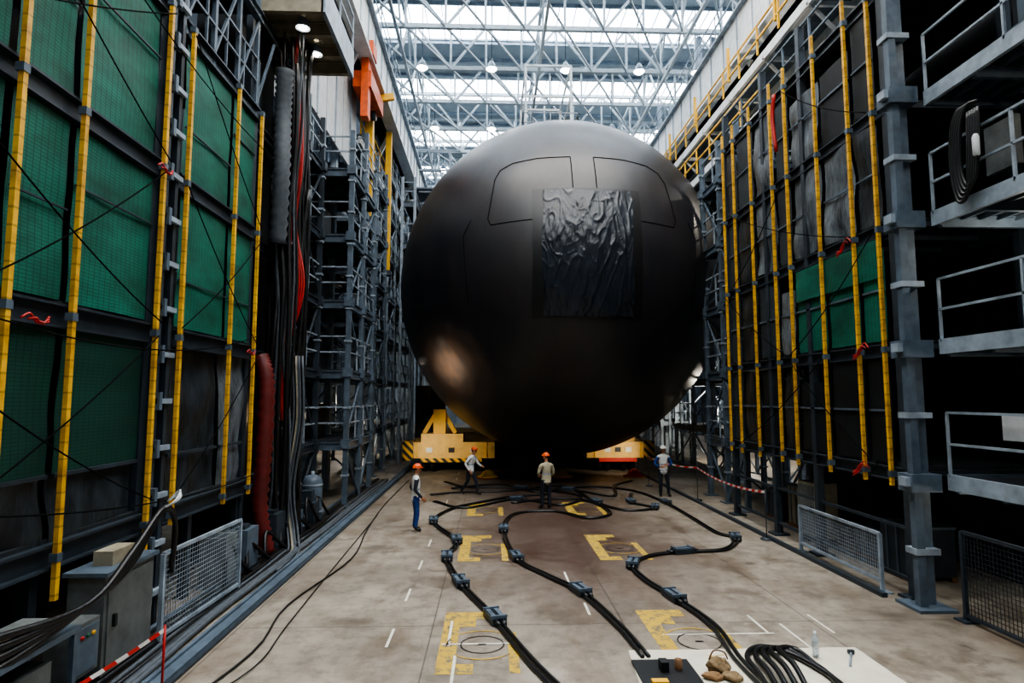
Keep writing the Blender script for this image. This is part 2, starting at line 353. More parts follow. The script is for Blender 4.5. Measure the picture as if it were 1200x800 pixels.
for i in range(len(ys)-1):
    if i==4: continue
    y0,y1=ys[i]+.06,ys[i+1]-.06
    if y0<9.8:
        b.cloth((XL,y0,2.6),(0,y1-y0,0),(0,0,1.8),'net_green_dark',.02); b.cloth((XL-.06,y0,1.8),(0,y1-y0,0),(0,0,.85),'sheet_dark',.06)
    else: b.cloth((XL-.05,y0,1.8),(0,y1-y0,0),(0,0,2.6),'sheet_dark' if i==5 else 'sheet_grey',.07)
    b.bb(XL-.02,XL+.03,y0,y1,2.58,2.63,'steel_dark')
for y in (9.88,10.18): b.bb(XL-.02,XL+.1,y-.05,y+.05,0,13,'steel_dark')
for i in range(17): z=.5+i*.74; b.bb(XL+.06,XL+.16,9.8,10.26,z,z+.08,'steel_light'); b.bb(XL+.1,XL+.2,9.8,9.88,z-.1,z+.18,'steel_grey')
def sag(p,q,s=.15,n=6):
    p=Vector(p);q=Vector(q); return [p.lerp(q,i/n)-Vector((0,0,s*4*(i/n)*(1-i/n))) for i in range(n+1)]
for (p,q,s_) in [((5,9.9),(9.7,7.3),.1),((5.2,7.3),(9.7,9.8),.1),((4.7,7.2),(9.7,4.7),.2),((6.2,4.7),(9.7,7.2),.1),((4.7,4.6),(9.7,2),.2),((5,1.9),(9.6,4.5),.15),((10.3,7.1),(13.6,4.7),.1),((10.3,9.8),(13.6,7.3),.1),((6.2,9.95),(13.6,9.1),.3),((6.2,4.4),(13.6,4.9),.35),((6.2,2.4),(13.6,1.9),.2),((10.3,4.7),(13.6,7.0),.1),((10.4,2),(13.6,4.4),.1)]:
    b.sweep(sag((XL+.24,p[0],p[1]),(XL+.24,q[0],q[1]),s_),.011,'matte_black',5,2)
for (y,z) in ((6.8,4.42),(7.0,9.2),(13.0,4.5),(9.3,7.1)):
    for k in range(3): b.sweep([(XL+.25,y+k*.1,z),(XL+.27,y+.1+k*.1,z+.06-.04*k),(XL+.25,y+.25+k*.05,z-.03),(XL+.27,y+.4,z+.03*k)],.014,'rubber_red',5,4)
b.bb(XL-2.1,XL-2,3,13.7,0,13,'black_steel')
railing(b,(XL,10.3,10.15),(XL,13.7,10.15),'steel_grey',sp=.8)
for y in (10.4,11.5,12.6,13.6):
    b.bb(XL-.06,XL+.02,y-.05,y+.05,9.9,14,'steel_grey'); b.beam((XL,y,10.2),(XL,y+1,12.2),.05,.05,'steel_grey')
b.ib((XL,10.3,12.3),(XL,13.7,12.3),.15,.25,'steel_grey'); b.bb(XL-1.8,XL,10.3,13.7,12.4,12.45,'deck')
for y in (4.7,7.7,9.7,11.5,13.6): b.bb(XL-.2,XL-.05,y-.07,y+.07,0,1.6,'steel_dark')
b.build()
# ---------------------------------------------------------------- hoses in left recess
b=B('flexible_duct'); b.sweep([(-5.1,14.7,11.6),(-5.15,14.8,10.5),(-5.1,14.7,9),(-5.2,14.9,7.3)],.17,'duct_grey',14,14,rf=lambda t,i:.17 if i%2 else .22); b.build()
b=B('flexible_duct'); b.sweep([(-5.3,14.3,4.5),(-5.12,14.25,3.9),(-5.1,14.2,2.4),(-5.15,14.2,1.1),(-5.0,14.3,.12)],.17,'rubber_burgundy',14,12,rf=lambda t,i:.15 if i%2 else .2); b.build()
b=B('hose_bundle')
for i in range(30):
    x=-5.6+R.random()*.75; y=14.9+R.random()*1.2; z1=R.choice((13,13,12,9)); z0=R.choice((.05,.05,1,3)); m=R.choice(['rubber']*7+['rubber_red']*1+['duct_grey','duct_grey'])
    b.sweep([(x+R.uniform(-.08,.08),y+R.uniform(-.1,.1),z0+(z1-z0)*k/6) for k in range(7)],R.choice((.025,.035,.05,.06)),m,6,4)
for i in range(4): b.sweep([(-4.95,15.4+i*.08,11.6),(-4.98+i*.04,15.5,9.5),(-5.0,15.6,8),(-4.9+i*.06,15.5,6.4),(-5.05,15.6,5)],.025,'rubber_red',6,5)
for i in range(9): x=-5.05+R.random()*.35; b.sweep([(x,15.6,4.6),(x+.1,15.5,3),(x-.05,15.4,1.4),(x+.15,15.2,.3),(x+.4,14.4,.06),(x+.5,13,.06)],.03,R.choice(('rubber','duct_grey','cabinet_beige')),6,5)
b.bb(-6.9,-5.9,13.9,16.2,0,13,'black_steel')
for y in (13.9,16.3): b.bb(-5.75,-5.6,y,y+.15,0,13.3,'steel_dark')
for z in Z: b.ib((-5.6,13.9,z),(-5.6,16.4,z),.15,.25,'steel_dark')
b.build()
# ---------------------------------------------------------------- left ground level things
b=B('floor_rail')
b.bb(-4.25,-4.0,2,45,0,.08,'steel_grey'); b.bb(-4.22,-4.16,2,45,.08,.12,'steel_grey'); b.bb(-4.0,-3.94,2,45,0,.04,'steel_dark'); b.build()
b=B('cable_run')
for i in range(9): 
    x=-4.38-i*.09; b.sweep([(x+R.uniform(-.05,.05),3+k*2.4,.05+R.random()*.03) for k in range(11)],R.choice((.03,.045,.06)),R.choice(('rubber','rubber','rubber','duct_grey','steel_grey')),6,3)
b.build()
b=B('loose_cable')
b.sweep([(-3.75,6.5,.03),(-3.3,9,.03),(-3.45,11,.03),(-3.05,14,.03),(-3.3,17,.03),(-3.5,21,.03),(-3.5,27,.03)],.016,'rubber',6,5)
b.sweep([(-3.6,7,.03),(-3.1,8.5,.03),(-3.15,10,.03),(-3.25,13,.03),(-3.4,19,.03)],.01,'rubber',6,5); b.build()
def meshfence(name,p,q,h,z0=.12,m='steel_grey'):
    b=B(name); p=Vector(p);q=Vector(q);L=(q-p).length; up=Vector((0,0,1))
    for z in (z0,z0+h): b.beam(p+up*z,q+up*z,.05,.05,m)
    for t in (0,1): c=p.lerp(q,t); b.beam(c,c+up*(z0+h),.06,.06,m); b.box(c+up*.015,(.25,.25,.03),m)
    n=int(L/.07)
    for i in range(n): c=p.lerp(q,(i+.5)/n); b.beam(c+up*z0,c+up*(z0+h),.008,.008,m)
    n=int(h/.07)
    for i in range(n): z=z0+h*(i+.5)/n; b.beam(p+up*z,q+up*z,.008,.008,m)
    b.build()
meshfence('mesh_guard',(-4.72,9.3,0),(-4.62,11.8,0),1.15,.15,'steel_light')
b=B('control_cabinet')
b.bb(-5.2,-4.75,8.0,9.1,.15,1.35,'cabinet'); b.bb(-4.75,-4.73,8.06,9.04,.22,1.28,'cabinet'); b.bb(-4.73,-4.69,8.15,8.2,.7,.85,'black_steel'); b.bb(-5.2,-4.75,8.0,9.1,0,.12,'black_steel'); b.bb(-5.25,-4.7,7.95,9.15,1.35,1.4,'steel_grey')
b.bb(-5.0,-4.7,7.35,7.85,.35,.95,'cabinet'); b.bb(-4.7,-4.68,7.4,7.8,.4,.9,'steel_grey'); b.beam((-4.85,7.6,0),(-4.85,7.6,.35),.1,.1,'steel_dark')
for k in range(3): b.lathe((-4.68,7.5+k*.1,.8),[(.025,0),(.025,.02),(0,.02)],('red_plain','green_paint','yellow_plain')[k],8,Matrix.Rotation(math.pi/2,3,'Y'))
b.bb(-5.1,-4.85,8.3,8.8,1.4,1.58,'cabinet_beige'); b.build()
b=B('workbench_cart'); b.bb(-5.1,-4.5,5.4,7.2,1.0,1.06,'steel_grey'); b.bb(-5.0,-4.6,5.7,6.3,1.06,1.3,'cabinet_beige'); b.bb(-5.0,-4.7,6.4,7,1.06,1.2,'cabinet')
for x in(-5.05,-4.55):
    for y in (5.45,7.15): b.bb(x-.03,x+.03,y-.03,y+.03,0,1,'steel_grey')
b.bb(-5.05,-4.55,5.45,7.15,.35,.4,'steel_grey'); b.bb(-5.0,-4.6,5.6,6.9,.4,.8,'cabinet'); b.build()
b=B('cable_loops')
for i in range(4): b.sweep([(-4.9,4.8,1.5-i*.15),(-4.55,6,1.35-i*.1),(-4.5,7.3,1.25),(-4.55,8.2,1.6-i*.05),(-4.6,9.0,2.0),(-4.62,9.4,1.7),(-4.7,9.5,1.0)],.04,'rubber',7,6)
for i in range(3): b.sweep([(-4.6,9.0,2.0),(-4.45,9.1-i*.05,2.1),(-4.5,9.25,2.16+i*.03),(-4.7,9.3,2.05)],.012,'white_paint',6,5)
b.build()
b=B('machinery_skid')
for y in (11.9,12.9,14.6,16,17.6): b.bb(-5.4,-4.9,y,y+.6,.05,.5+R.random()*.5,R.choice(('cabinet','steel_dark','steel_grey'))); b.bb(-5.3,-5.0,y+.1,y+.4,.5,.95,'steel_dark')
for i in range(7): y=11.8+i; b.sweep([(-4.85,y,.1),(-4.95,y+.3,.5+R.random()*.4),(-4.8,y+.7,.3),(-4.75,y+1,.08)],.04,'rubber',6,4)
b.build()
b=B('pressure_tank'); b.lathe((-5.15,18.3,0),[(0,.02),(.25,.02),(.28,.1),(.28,1.15),(.22,1.28),(.08,1.33),(0,1.33)],'steel_grey',20)
for z in (.3,1.05): b.lathe((-5.15,18.3,z),[(.29,-.03),(.3,0),(.29,.03)],'steel_light',20)
b.lathe((-5.15,18.3,1.33),[(.05,0),(.05,.1),(0,.1)],'steel_light',10); b.build()
b=B('barrier_tape'); pts=sag((-4.75,4.2,.65),(-3.95,7.9,.72),.12,10)
def tape(b,pts,w=.07):
    P=crom(pts,2); vs=[];fs=[]
    for i,p in enumerate(P): vs+=[p,p+Vector((0,.02*math.sin(i),w))]; 
    for i in range(len(P)-1): fs.append((2*i,2*i+2,2*i+3,2*i+1))
    b.add(vs,fs,'tape_rw')
tape(b,pts,.05); b.rod((-3.95,7.9,0),(-3.95,7.9,.8),.015,'red_plain'); b.lathe((-3.95,7.9,0),[(.12,0),(.12,.03),(.03,.05)],'steel_dark',14); b.build()
b=B('warning_sign'); b.add([(-3.9,7.75,.008),(-3.62,7.75,.008),(-3.62,8.1,.008),(-3.9,8.1,.008)],[(0,1,2,3)],'yellow_plain'); b.add([(-3.86,7.8,.012),(-3.66,7.8,.012),(-3.76,8.05,.012)],[(0,1,2)],'black_steel'); b.build()
b=B('site_floodlight'); b.rod((-5.3,17.4,0),(-5.3,17.4,2.9),.03,'steel_grey'); b.box((-5.3,17.4,3.05),(.35,.12,.28),'steel_dark'); b.box((-5.28,17.32,3.05),(.2,.03,.14),'lamp_warm')
for t in range(3): b.rod((-5.3,17.4,.7),(-5.3+.35*math.cos(t*2.1),17.4+.35*math.sin(t*2.1),0),.02,'steel_grey')
b.build()
# ---------------------------------------------------------------- right panel wall
XR=7.55; ZR=[2.15,4.45,6.75,9.05,11.4]
b=B('sheeted_panel_scaffold')
for z in ZR:
    b.ib((XR,11,z),(XR,18.9,z),.18,.26,'steel_dark'); b.bb(XR,XR+2.4,11,18.9,z+.13,z+.17,'deck'); b.ib((XR+2.4,11,z),(XR+2.4,18.9,z),.18,.26,'steel_dark')
    for k in range(9): b.beam((XR,11+k,z+.05),(XR+2.4,11+k,z+.05),.08,.1,'steel_dark')
yb=[11.25,12.05,13.3,14.7,15.5,16.8,18.0,18.8]
for i,y in enumerate(yb):
    b.bb(XR-.19,XR-.13,y-.033,y+.033,1.95,11.9,'yellow_bar')
    for z in ZR: b.bb(XR-.2,XR-.08,y-.05,y+.05,z-.05,z+.06,'steel_grey')
for i in range(len(yb)-1):
    for r in range(4):
        y0,y1=yb[i]+.06,yb[i+1]-.06; z0,z1=ZR[r]+.18,ZR[r+1]-.15
        if r==1 and i in (0,1,2): m='net_green' 
        else: m=[['net_black','net_black','net_black','sheet_dark','net_black','sheet_dark','net_grey'],['','','','sheet_grey','net_grey','sheet_dark','net_grey'],['sheet_dark','sheet_grey','sheet_grey','net_grey','sheet_grey','sheet_dark','net_grey'],['net_black','net_black','sheet_grey','net_grey','sheet_grey','net_grey','sheet_dark']][r][i]
        hh=R.choice((1,1,.8)) if m!='net_green' else .9
        b.cloth((XR-.04,y0,z0),(0,y1-y0,0),(0,0,(z1-z0)*hh),m,.05 if 'sheet' in m else .012)
        b.bb(XR-.08,XR-.05,y0,y1,(z0+z1)/2-.02,(z0+z1)/2+.02,'steel_grey')
b.cloth((XR-.1,11.4,5.85),(0,3.2,0),(0,0,.75),'net_green',.03)
for y in (11,14.1,16.2,18.9):
    for x in (XR,XR+2.4): b.bb(x-.08,x+.08,y-.08,y+.08,0,12.6,'steel_dark'); b.bb(x-.2,x+.2,y-.2,y+.2,0,.05,'steel_dark')
for z0 in (.3,1.2): b.beam((XR,11,z0),(XR,18.9,z0),.06,.06,'steel_dark')
for (p,q) in [((11.3,9.1),(14.7,11.3)),((14.7,9),(18,6.9)),((11.3,6.7),(14.7,4.6)),((13.3,4.4),(18,2.2)),((11.3,2.2),(14.7,4.4)),((14.7,4.5),(18.8,6.7)),((12,6.8),(18,9))]:
    b.sweep(sag((XR-.25,p[0],p[1]),(XR-.25,q[0],q[1]),.15),.012,'matte_black',5,2)
railing(b,(XR,11,11.5),(XR,18.9,11.5),'steel_grey')
b.bb(XR+2.6,XR+2.7,11,19,0,12,'black_steel')
for (y,z) in ((11.6,4.5),(11.8,2.2),(12.0,6.7)):
    for k in range(3): b.sweep([(XR-.24,y+k*.1,z),(XR-.26,y+.12+k*.08,z+.12-.05*k),(XR-.24,y+.3+k*.05,z-.08),(XR-.26,y+.5,z-.2+.05*k)],.014,'rubber_red',5,4)
b.sweep([(XR-.3,14.9,11.3),(XR-.32,15,10.7),(XR-.3,14.9,9.8)],.05,'rubber_red',8,5)
b.build()
b=B('scaffold_column')
for dx,dy in ((0,0),(.22,.12)): b.bb(7.3+dx-.07,7.3+dx+.07,10.5+dy-.07,10.5+dy+.07,.05,14,'steel_grey')
b.bb(7.1,7.75,10.25,10.9,0,.05,'steel_grey')
for i in range(12): z=.9+i*1.15; b.bb(7.2,7.62,10.41,10.7,z,z+.1,'steel_light')
for i in range(24): z=.4+i*.57; b.beam((7.3,10.5,z),(7.52,10.62,z+.4),.04,.04,'steel_grey')
for z in ZR+[13.7]: b.bb(7.16,7.68,10.36,10.74,z-.2,z+.1,'steel_grey'); b.bb(7.08,7.16,10.4,10.6,z-.1,z+.05,'steel_light')
b.build()
b=B('access_platform'); LP=[2.2,4.5,6.75,8.95,11.2]
for j,z in enumerate(LP):
    x0=7.75
    b.bb(x0,11.5,3.5,10.3,z-.05,z,'deck'); b.bb(x0-.02,x0+.05,3.5,10.3,z-.2,z+.06,'steel_light'); b.bb(x0,11.5,10.25,10.3,z-.2,z+.06,'steel_grey')
    for k in range(8): b.ib((x0+.05,3.6+k*.94,z-.15),(11.5,3.6+k*.94,z-.15),.08,.2,'steel_grey')
    for k in range(12): b.bb(x0+.1+k*.32,x0+.14+k*.32,3.5,10.3,z-.12,z-.05,'steel_grey')
    railing(b,(x0,3.5,z),(x0,10.25,z),'steel_light',sp=1.5,t=.04); 
    for y in (5.2,8.3): b.bb(10,10.15,y,y+.15,0 if j==0 else z-2.2,z+2.1,'steel_grey'); b.bb(x0+.3,x0+.42,y,y+.12,z,z+2.0,'steel_dark')
    b.bb(9.4,9.5,4+j*.8,7+j*.5,z,z+1.7,'net_grey'); railing(b,(9.2,3.5,z),(9.2,10.2,z),'steel_grey',sp=1.2,t=.035)
    for y in (6.8,9.4): b.bb(8.9,9.0,y-.2,y+.2,z-.3,z-.22,'steel_light')
b.bb(11.5,11.6,3,10.3,0,14,'wall_cladding')
for y in (4,6,8,10): b.bb(11.4,11.5,y,y+.12,0,14,'steel_grey')
b.bb(7.9,8.0,8.6,9.3,2.9,3.3,'cladding_white'); b.bb(8.2,8.3,9,9.6,7.2,8.0,'cabinet')
b.build()
b=B('hanging_hose')
for i in range(5): o=i*.05; b.sweep([(7.62,9.0+o,8.2),(7.6,9.2+o,8.2),(7.6,9.35+o,7.9),(7.6,9.4+o,7.3),(7.6,9.3+o,6.95-o),(7.6,9.1+o,7.0-o),(7.6,9.02+o,7.5),(7.62,9.0+o,8.1)],.03,'rubber',7,6)
b.lathe((7.55,9.0,7.3),[(.03,.0),(.05,.02),(.05,.3),(.03,.35)],'white_paint',10); b.build()
meshfence('mesh_fence',(7.2,11.4,0),(7.22,14.4,0),.85,.2,'steel_light'); meshfence('mesh_fence',(7.6,7.6,0),(7.6,9.9,0),1.3,.1,'steel_dark')
b=B('electrical_box'); b.bb(7.75,8.3,14.7,15.5,.2,1.5,'cabinet_beige'); b.bb(7.73,7.75,14.75,15.45,.3,1.42,'cabinet'); b.bb(7.7,7.73,14.8,14.84,.8,.95,'black_steel')
for y in (14.75,15.45): b.bb(7.8,8.25,y-.04,y+.04,0,.2,'steel_dark')
b.build()
b=B('storage_crates')
for i,(x,y,w,h,m) in enumerate([(8.1,11.9,.9,1.0,'steel_dark'),(8.3,13.2,.9,.7,'cabinet'),(8.4,16.6,.8,1.1,'cabinet_beige'),(8.3,17.8,.9,.8,'steel_dark'),(8.8,8.3,1,1.2,'steel_dark'),(8.9,6.5,1,.8,'cabinet')]):
    b.bb(x,x+w,y,y+w,.1,h,m); b.bb(x-.02,x+w+.02,y-.02,y+w+.02,h,h+.05,'steel_grey'); b.bb(x,x+.1,y,y+w,0,.1,'wood'); b.bb(x+w-.1,x+w,y,y+w,0,.1,'wood')
    for k in range(3): b.bb(x-.02,x,y+w*k/3+.05,y+w*k/3+.1,.1,h,'steel_grey')
b.build()
b=B('floor_kerb'); b.bb(7.0,7.1,11.1,30,0,.08,'steel_dark'); b.build()
b=B('barrier_tape'); tape(b,sag((7.2,21.5,1.1),(6.95,15.6,1.15),.15,14),.06); tape(b,sag((7.2,21.5,1.1),(6.4,25,1.15),.1,8),.06)
for (x,y) in ((7.2,21.5),(6.95,15.6),(6.4,25)): b.rod((x,y,0),(x,y,1.25),.012,'steel_dark'); b.lathe((x,y,0),[(.15,0),(.15,.04),(.03,.06)],'steel_dark',14)
b.build()
# ---------------------------------------------------------------- submarine hull
HX,HY,HZ=3.18,28.6,8.5; A_,B_,C_=7.3,8.2,7.55
def hp(dx,dz,off=0):
    s2=min(.9999,(dx/A_)**2+(dz/C_)**2); y=HY-B_*(1-s2)**.5
    p=Vector((HX+dx,y,HZ+dz)); n=Vector((dx/A_**2,(y-HY)/B_**2,dz/C_**2)).normalized(); return p+n*off
sub=bpy.data.objects.new('submarine',None); SC.objects.link(sub)
b=B('pressure_hull'); nu,nv=60,96
def hf(u,v):
    t=2*math.pi*v
    if u<.75: a_=u/.75*math.pi/2; r=math.sin(a_); y=HY-B_*math.cos(a_)
    else: r=1-.02*((u-.75)/.25); y=HY+(u-.75)/.25*45
    return Vector((HX+A_*r*math.cos(t),y,HZ+C_*r*math.sin(t)))
b.grid(hf,nu,nv,'hull_coating'); b.build(sub)
b=B('hull_seams')
def loop(pts,off=.0,r=.02,close=True):
    P=pts+[pts[0]] if close else pts; q=[]
    for i in range(len(P)-1):
        for k in range(8): t=k/8; q.append(hp(P[i][0]*(1-t)+P[i+1][0]*t,P[i][1]*(1-t)+P[i+1][1]*t,off))
    q.append(hp(P[-1][0],P[-1][1],off)); b.sweep(q,r,'matte_black',6,1)
for s_ in (-1,1):
    loop([(.1+s_*x,z) for x,z in ((.42,3.75),(1.6,3.75),(2.5,3.65),(2.95,3.4),(3.15,3.0),(3.4,1.4),(3.3,1.15),(.55,1.25),(.42,1.5))])
loop([(-4.0,-1.6),(-4.2,.9),(-3.9,1.5)],close=False,r=.015); loop([(4.2,-1.6),(4.4,.9),(4.1,1.5)],close=False,r=.015)
for yy in (33,39): b.sweep([(HX+(A_)*math.cos(t*math.pi/24),yy,HZ+(C_)*math.sin(t*math.pi/24)) for t in range(49)],.03,'black_steel',6,1)
b.build(sub)
b=B('tarpaulin_cover')
b.grid(lambda u,v:hp(-1.75+u*3.8,-2.2+v*4.55,.03),24,30,'rubber')
def tf(u,v):
    dx=-1.4+u*3.1+.04*math.sin(v*9); dz=-2.15+v*4.4+.05*math.sin(u*8)*(1 if v>.9 else .3)
    w=noise.noise(Vector((dx*1.4,dz*.8,0))); r1=abs(noise.noise(Vector((dx*2.4+w,dz*.9+w,5)))); r2=abs(noise.noise(Vector((dx*4.5-w,dz*2.2+2*w,9))))
    return hp(dx,dz,.07+.03*w+.022*(1-min(1,r1*5))**2+.012*(1-min(1,r2*4))**2+.012*noise.noise(Vector((dx*6,dz*2.5,2))))
b.grid(tf,110,150,'tarp_black')
b.build(sub)
b=B('deck_access_staging')
zt=HZ+C_
for x in (1.7,4.3):
    for y in (30.1,33.9): b.bb(x-.06,x+.06,y-.06,y+.06,zt-.3,zt+.8,'steel_light')
b.bb(1.6,4.4,30,34,zt+.75,zt+.85,'steel_grey'); railing(b,(1.6,30,zt+.85),(4.4,30,zt+.85)); railing(b,(1.6,30,zt+.85),(1.6,34,zt+.85)); railing(b,(4.4,30,zt+.85),(4.4,34,zt+.85))
b.bb(3.1,4.1,29.9,30.6,zt+.4,zt+1.5,'yellow_plain'); b.bb(3.2,4.0,29.85,29.9,zt+.9,zt+1.3,'black_steel')
for x in (1.8,4.2):
    for y in (31,36): b.bb(x-.06,x+.06,y-.06,y+.06,zt-.1,zt+5,'white_paint')
for z in (1.6,3.3,5): 
    for y in (31,36): b.beam((1.8,y,zt+z),(4.2,y,zt+z),.1,.1,'white_paint')
    for x in (1.8,4.2): b.beam((x,31,zt+z),(x,36,zt+z),.1,.1,'white_paint')
for (x,y) in ((-.6,33),(.4,35),(6,34),(7,36)):
    z0=HZ+C_*(1-((x-HX)/A_)**2)**.5; b.bb(x-.5,x+.5,y,y+.9,z0,z0+1.3,'steel_grey'); b.rod((x,y,z0),(x,y,z0+3),.04,'steel_light')
for xx in (-3.2,-2.4,7.6,8.6):
    z0=HZ+C_*(1-((xx-HX)/A_)**2)**.5; b.bb(xx-.06,xx+.06,35,35.12,z0-.2,z0+4.5,'steel_light'); b.bb(xx-.06,xx+.06,37,37.12,z0-.2,z0+4.5,'steel_light')
for z in (15.5,16.8,18): b.beam((-4.2,35,z),(-1.8,35,z),.09,.09,'steel_light'); b.beam((7,35,z),(9.6,35,z),.09,.09,'steel_light')
b.bb(-4.4,-1.9,34.8,37.2,15.6,15.7,'steel_grey'); b.bb(7.2,9.6,34.8,37.2,15.6,15.7,'steel_grey')
b.build(sub)
for X0,X1 in ((-5.0,-4.3),(10.6,11.1)):
    b=B('side_staging')
    for z in (9.6,12.2,14.6):
        b.bb(X0,X1,34,60,z-.06,z,'deck'); railing(b,(X0 if X0>0 else X1,34,z),(X0 if X0>0 else X1,60,z),'steel_light'); railing(b,(X0,34,z),(X1,34,z),'steel_light'); b.ib((X0,34,z-.2),(X1,34,z-.2),.1,.25,'steel_grey')
    for y in range(34,61,4):
        for x in (X0,X1): b.bb(x-.07,x+.07,y-.07,y+.07,0,16,'steel_light')
    b.build()
# ---------------------------------------------------------------- transporter
def transporter(name,x0,x1,mir):
    b=B(name); y0=29.6
    b.bb(x0,x1,y0,y0+14,.7,1.45,'cream_paint'); b.bb(x0+.1,x1-.1,y0-.02,y0,.9,1.3,'cream_paint'); b.bb(x0+.6,x1-.6,y0-.05,y0+.2,.52,.7,'red_plain' if mir>0 else 'hazard')
    e=x0 if mir<0 else x1
    b.bb(e-.25,e+.25,y0-.1,y0+1,.6,1.5,'hazard')
    for y in range(6):
        for x in (x0+.7,x0+1.1,x1-1.1,x1-.7):
            b.lathe((x,y0+.8+y*2.2,.38),[(.12,-.13),(.34,-.13),(.38,-.08),(.38,.08),(.34,.13),(.12,.13)],'rubber',18,Matrix.Rotation(math.pi/2,3,'Y'))
        b.bb(x0+.5,x1-.5,y0+.7+y*2.2,y0+.95+y*2.2,.35,.8,'steel_dark')
    for k in (0,4): xx=x0+.4+k*(x1-x0-.8)/4; b.bb(xx-.03,xx+.03,y0-.06,y0,.75,1.4,'yellow_plain')
    for k in range(3): xx=x0+1+k*(x1-x0-2)/2; b.bb(xx-.14,xx+.14,y0-.05,y0-.02,.98,1.2,'black_steel' if k%2 else 'white_paint')
    return b
b=transporter('heavy_load_transporter',-3.9,.2,-1)
b.bb(-3.3,-1.3,29.7,31,1.45,1.85,'cream_paint'); b.bb(-2.75,-2.15,29.9,30.5,1.85,3.0,'yellow_plain'); b.beam((-3.2,30.2,1.85),(-2.6,30.2,2.9),.2,.2,'yellow_plain'); b.beam((-1.7,30.2,1.85),(-2.3,30.2,2.9),.2,.2,'yellow_plain')
b.build()
b=transporter('heavy_load_transporter',4.6,7.6,1); b.bb(5.4,7,30,32,1.45,1.9,'cream_paint'); b.build()
b=B('hull_cradle'); 
for y in (33,38,43):
    b.bb(1,5,y,y+1,.0,.6,'black_steel'); b.bb(-4.0,-3.2,y,y+1,1.45,4.2,'black_steel')
    b.bb(0.3,1,y,y+1,0,1.1,'black_steel'); b.bb(5.0,5.7,y,y+1,1.4,1.7,'black_steel')
b.build()
for i,(x,y,m) in enumerate([(-.1,28.0,'yellow_plain'),(3.2,28.0,'yellow_plain'),(6.5,28,'red_plain')]):
    b=B('floor_marker_dome'); b.lathe((x,y,0),[(.5,0),(.5,.06),(.34,.1),(.2,.3),(.08,.36),(0,.37)],m,18); b.lathe((x,y,0),[(.52,0),(.52,.03),(.45,.07)],'red_plain' if i<2 else 'yellow_plain',18); b.build()
# ---------------------------------------------------------------- floor markings
b=B('floor_markings'); zc=.004
def q(x0,x1,y0,y1,m,z=zc): b.add([(x0,y0,z),(x1,y0,z),(x1,y1,z),(x0,y1,z)],[(0,1,2,3)],m)
for X0,X1 in ((-.72,.4),(2.43,3.6)):
    for Y0,Y1 in ((8.3,10.6),(13.8,16.3),(19,21.3)):
        q(X0,X0+.75,Y1-.3,Y1,'floor_yellow'); q(X0,X0+.25,Y0+.3,Y1-.3,'floor_yellow'); q(X0,X0+.5,Y0,Y0+.3,'floor_yellow'); q(X1-.14,X1,Y0,Y1-.9,'floor_yellow')
        q(X0+.25,X0+.5,Y1-.65,Y1-.3,'floor_yellow')
        cx,cy=(X0+X1)/2+.05,(Y0+Y1)/2-.2
        for r0,r1,m in ((.3,.32,'rubber'),(.5,.53,'floor_yellow')):
            n=28; vs=[];fs=[]
            for k in range(n): t=2*math.pi*k/n; vs+=[(cx+r0*math.cos(t),cy+r0*math.sin(t),zc+.003),(cx+r1*math.cos(t),cy+r1*math.sin(t),zc+.003)]
            for k in range(n): fs.append((2*k,2*k+1,(2*k+3)%(2*n),(2*k+2)%(2*n)))
            b.add(vs,fs,m)
        q(cx-.06,cx+.06,cy-.02,cy+.02,'rubber',zc+.004)
for y in range(5,30,2): q(-1.5,-1.46,y+.2,y+.2+.7,'white_line'); 
for x,y0,y1 in ((-.5,7.4,8.9),(-.62,9.2,10.2),(1.62,10.4,11),(1.5,12.2,12.9),(4.55,8.9,9.9)): q(x,x+.04,y0,y1,'white_line',zc+.003)
q(-.7,.3,9.25,9.29,'white_line',zc+.003); q(2.6,4.3,9.5,9.54,'white_line',zc+.003)
for x in (4.2,5.2): q(x,x+.04,9.5,10.3,'white_line')
b.build()
# ---------------------------------------------------------------- power cables
def block(b,x,y,ang,L=.5,W=.12,H=.1):
    r=Matrix.Rotation(ang,3,'Z')
    def c(dx,dy,z): return r@Vector((dx,dy,0))+Vector((x,y,z))
    for o in (-1,1): b.box(c(o*W*.55,0,H/2+.01),(W*.9,L,H),'steel_dark',ang); b.box(c(o*W*.55,0,H+.02),(W*.6,L*.7,.03),'steel_grey',ang)
    for e in (-1,1):
        b.box(c(0,e*L*.42,H+.03),(W*2.2,.04,.04),'steel_grey',ang)
        for o in (-1,1): b.sweep([c(o*W*.55,e*L*.5,.07),c(o*W*.3,e*(L*.5+.12),.05)],.04,'rubber',8,1)
A=[(0.88,7.69),(0.53,8.65),(0.08,10.21),(-0.56,12.12),(-0.95,14.01),(-0.83,15.62),(-1.62,18.05),(-1.21,20.06),(-0.42,21.14),(0.78,22.35),(2.05,22.88)]
Bc=[(2.13,8.68),(2.0,9.84),(1.65,11.53),(1.12,12.63),(0.58,13.95),(0.36,16.85),(0.77,19.13),(2.01,19.51),(2.9,18.39),(3.68,19.17),(3.37,21.35),(2.26,21.93),(0.73,21.1)]
C=[(3.38,7.6),(3.36,8.56),(3.46,9.79),(3.26,11.14),(3.01,12.27),(3.03,13.31),(3.65,14.07),(4.42,14.35),(5.49,14.55),(6.17,15.65),(5.95,16.34),(5.95,18.41),(5.91,20.92),(5.48,23.5),(4.2,24.7),(2.5,24.2)]
D=[(-2.17,22.9),(-1.1,23.5),(.83,23.8),(2.9,25),(3.6,21.1),(4.27,19.6),(5.3,20),(4.76,21.1),(5.2,23)]
E=[(-1.9,21.5),(-.8,20.2),(.9,21.8),(2.4,20.6),(3.2,22.6),(1.2,24.4),(-.9,24.8),(-1.9,26.5)]
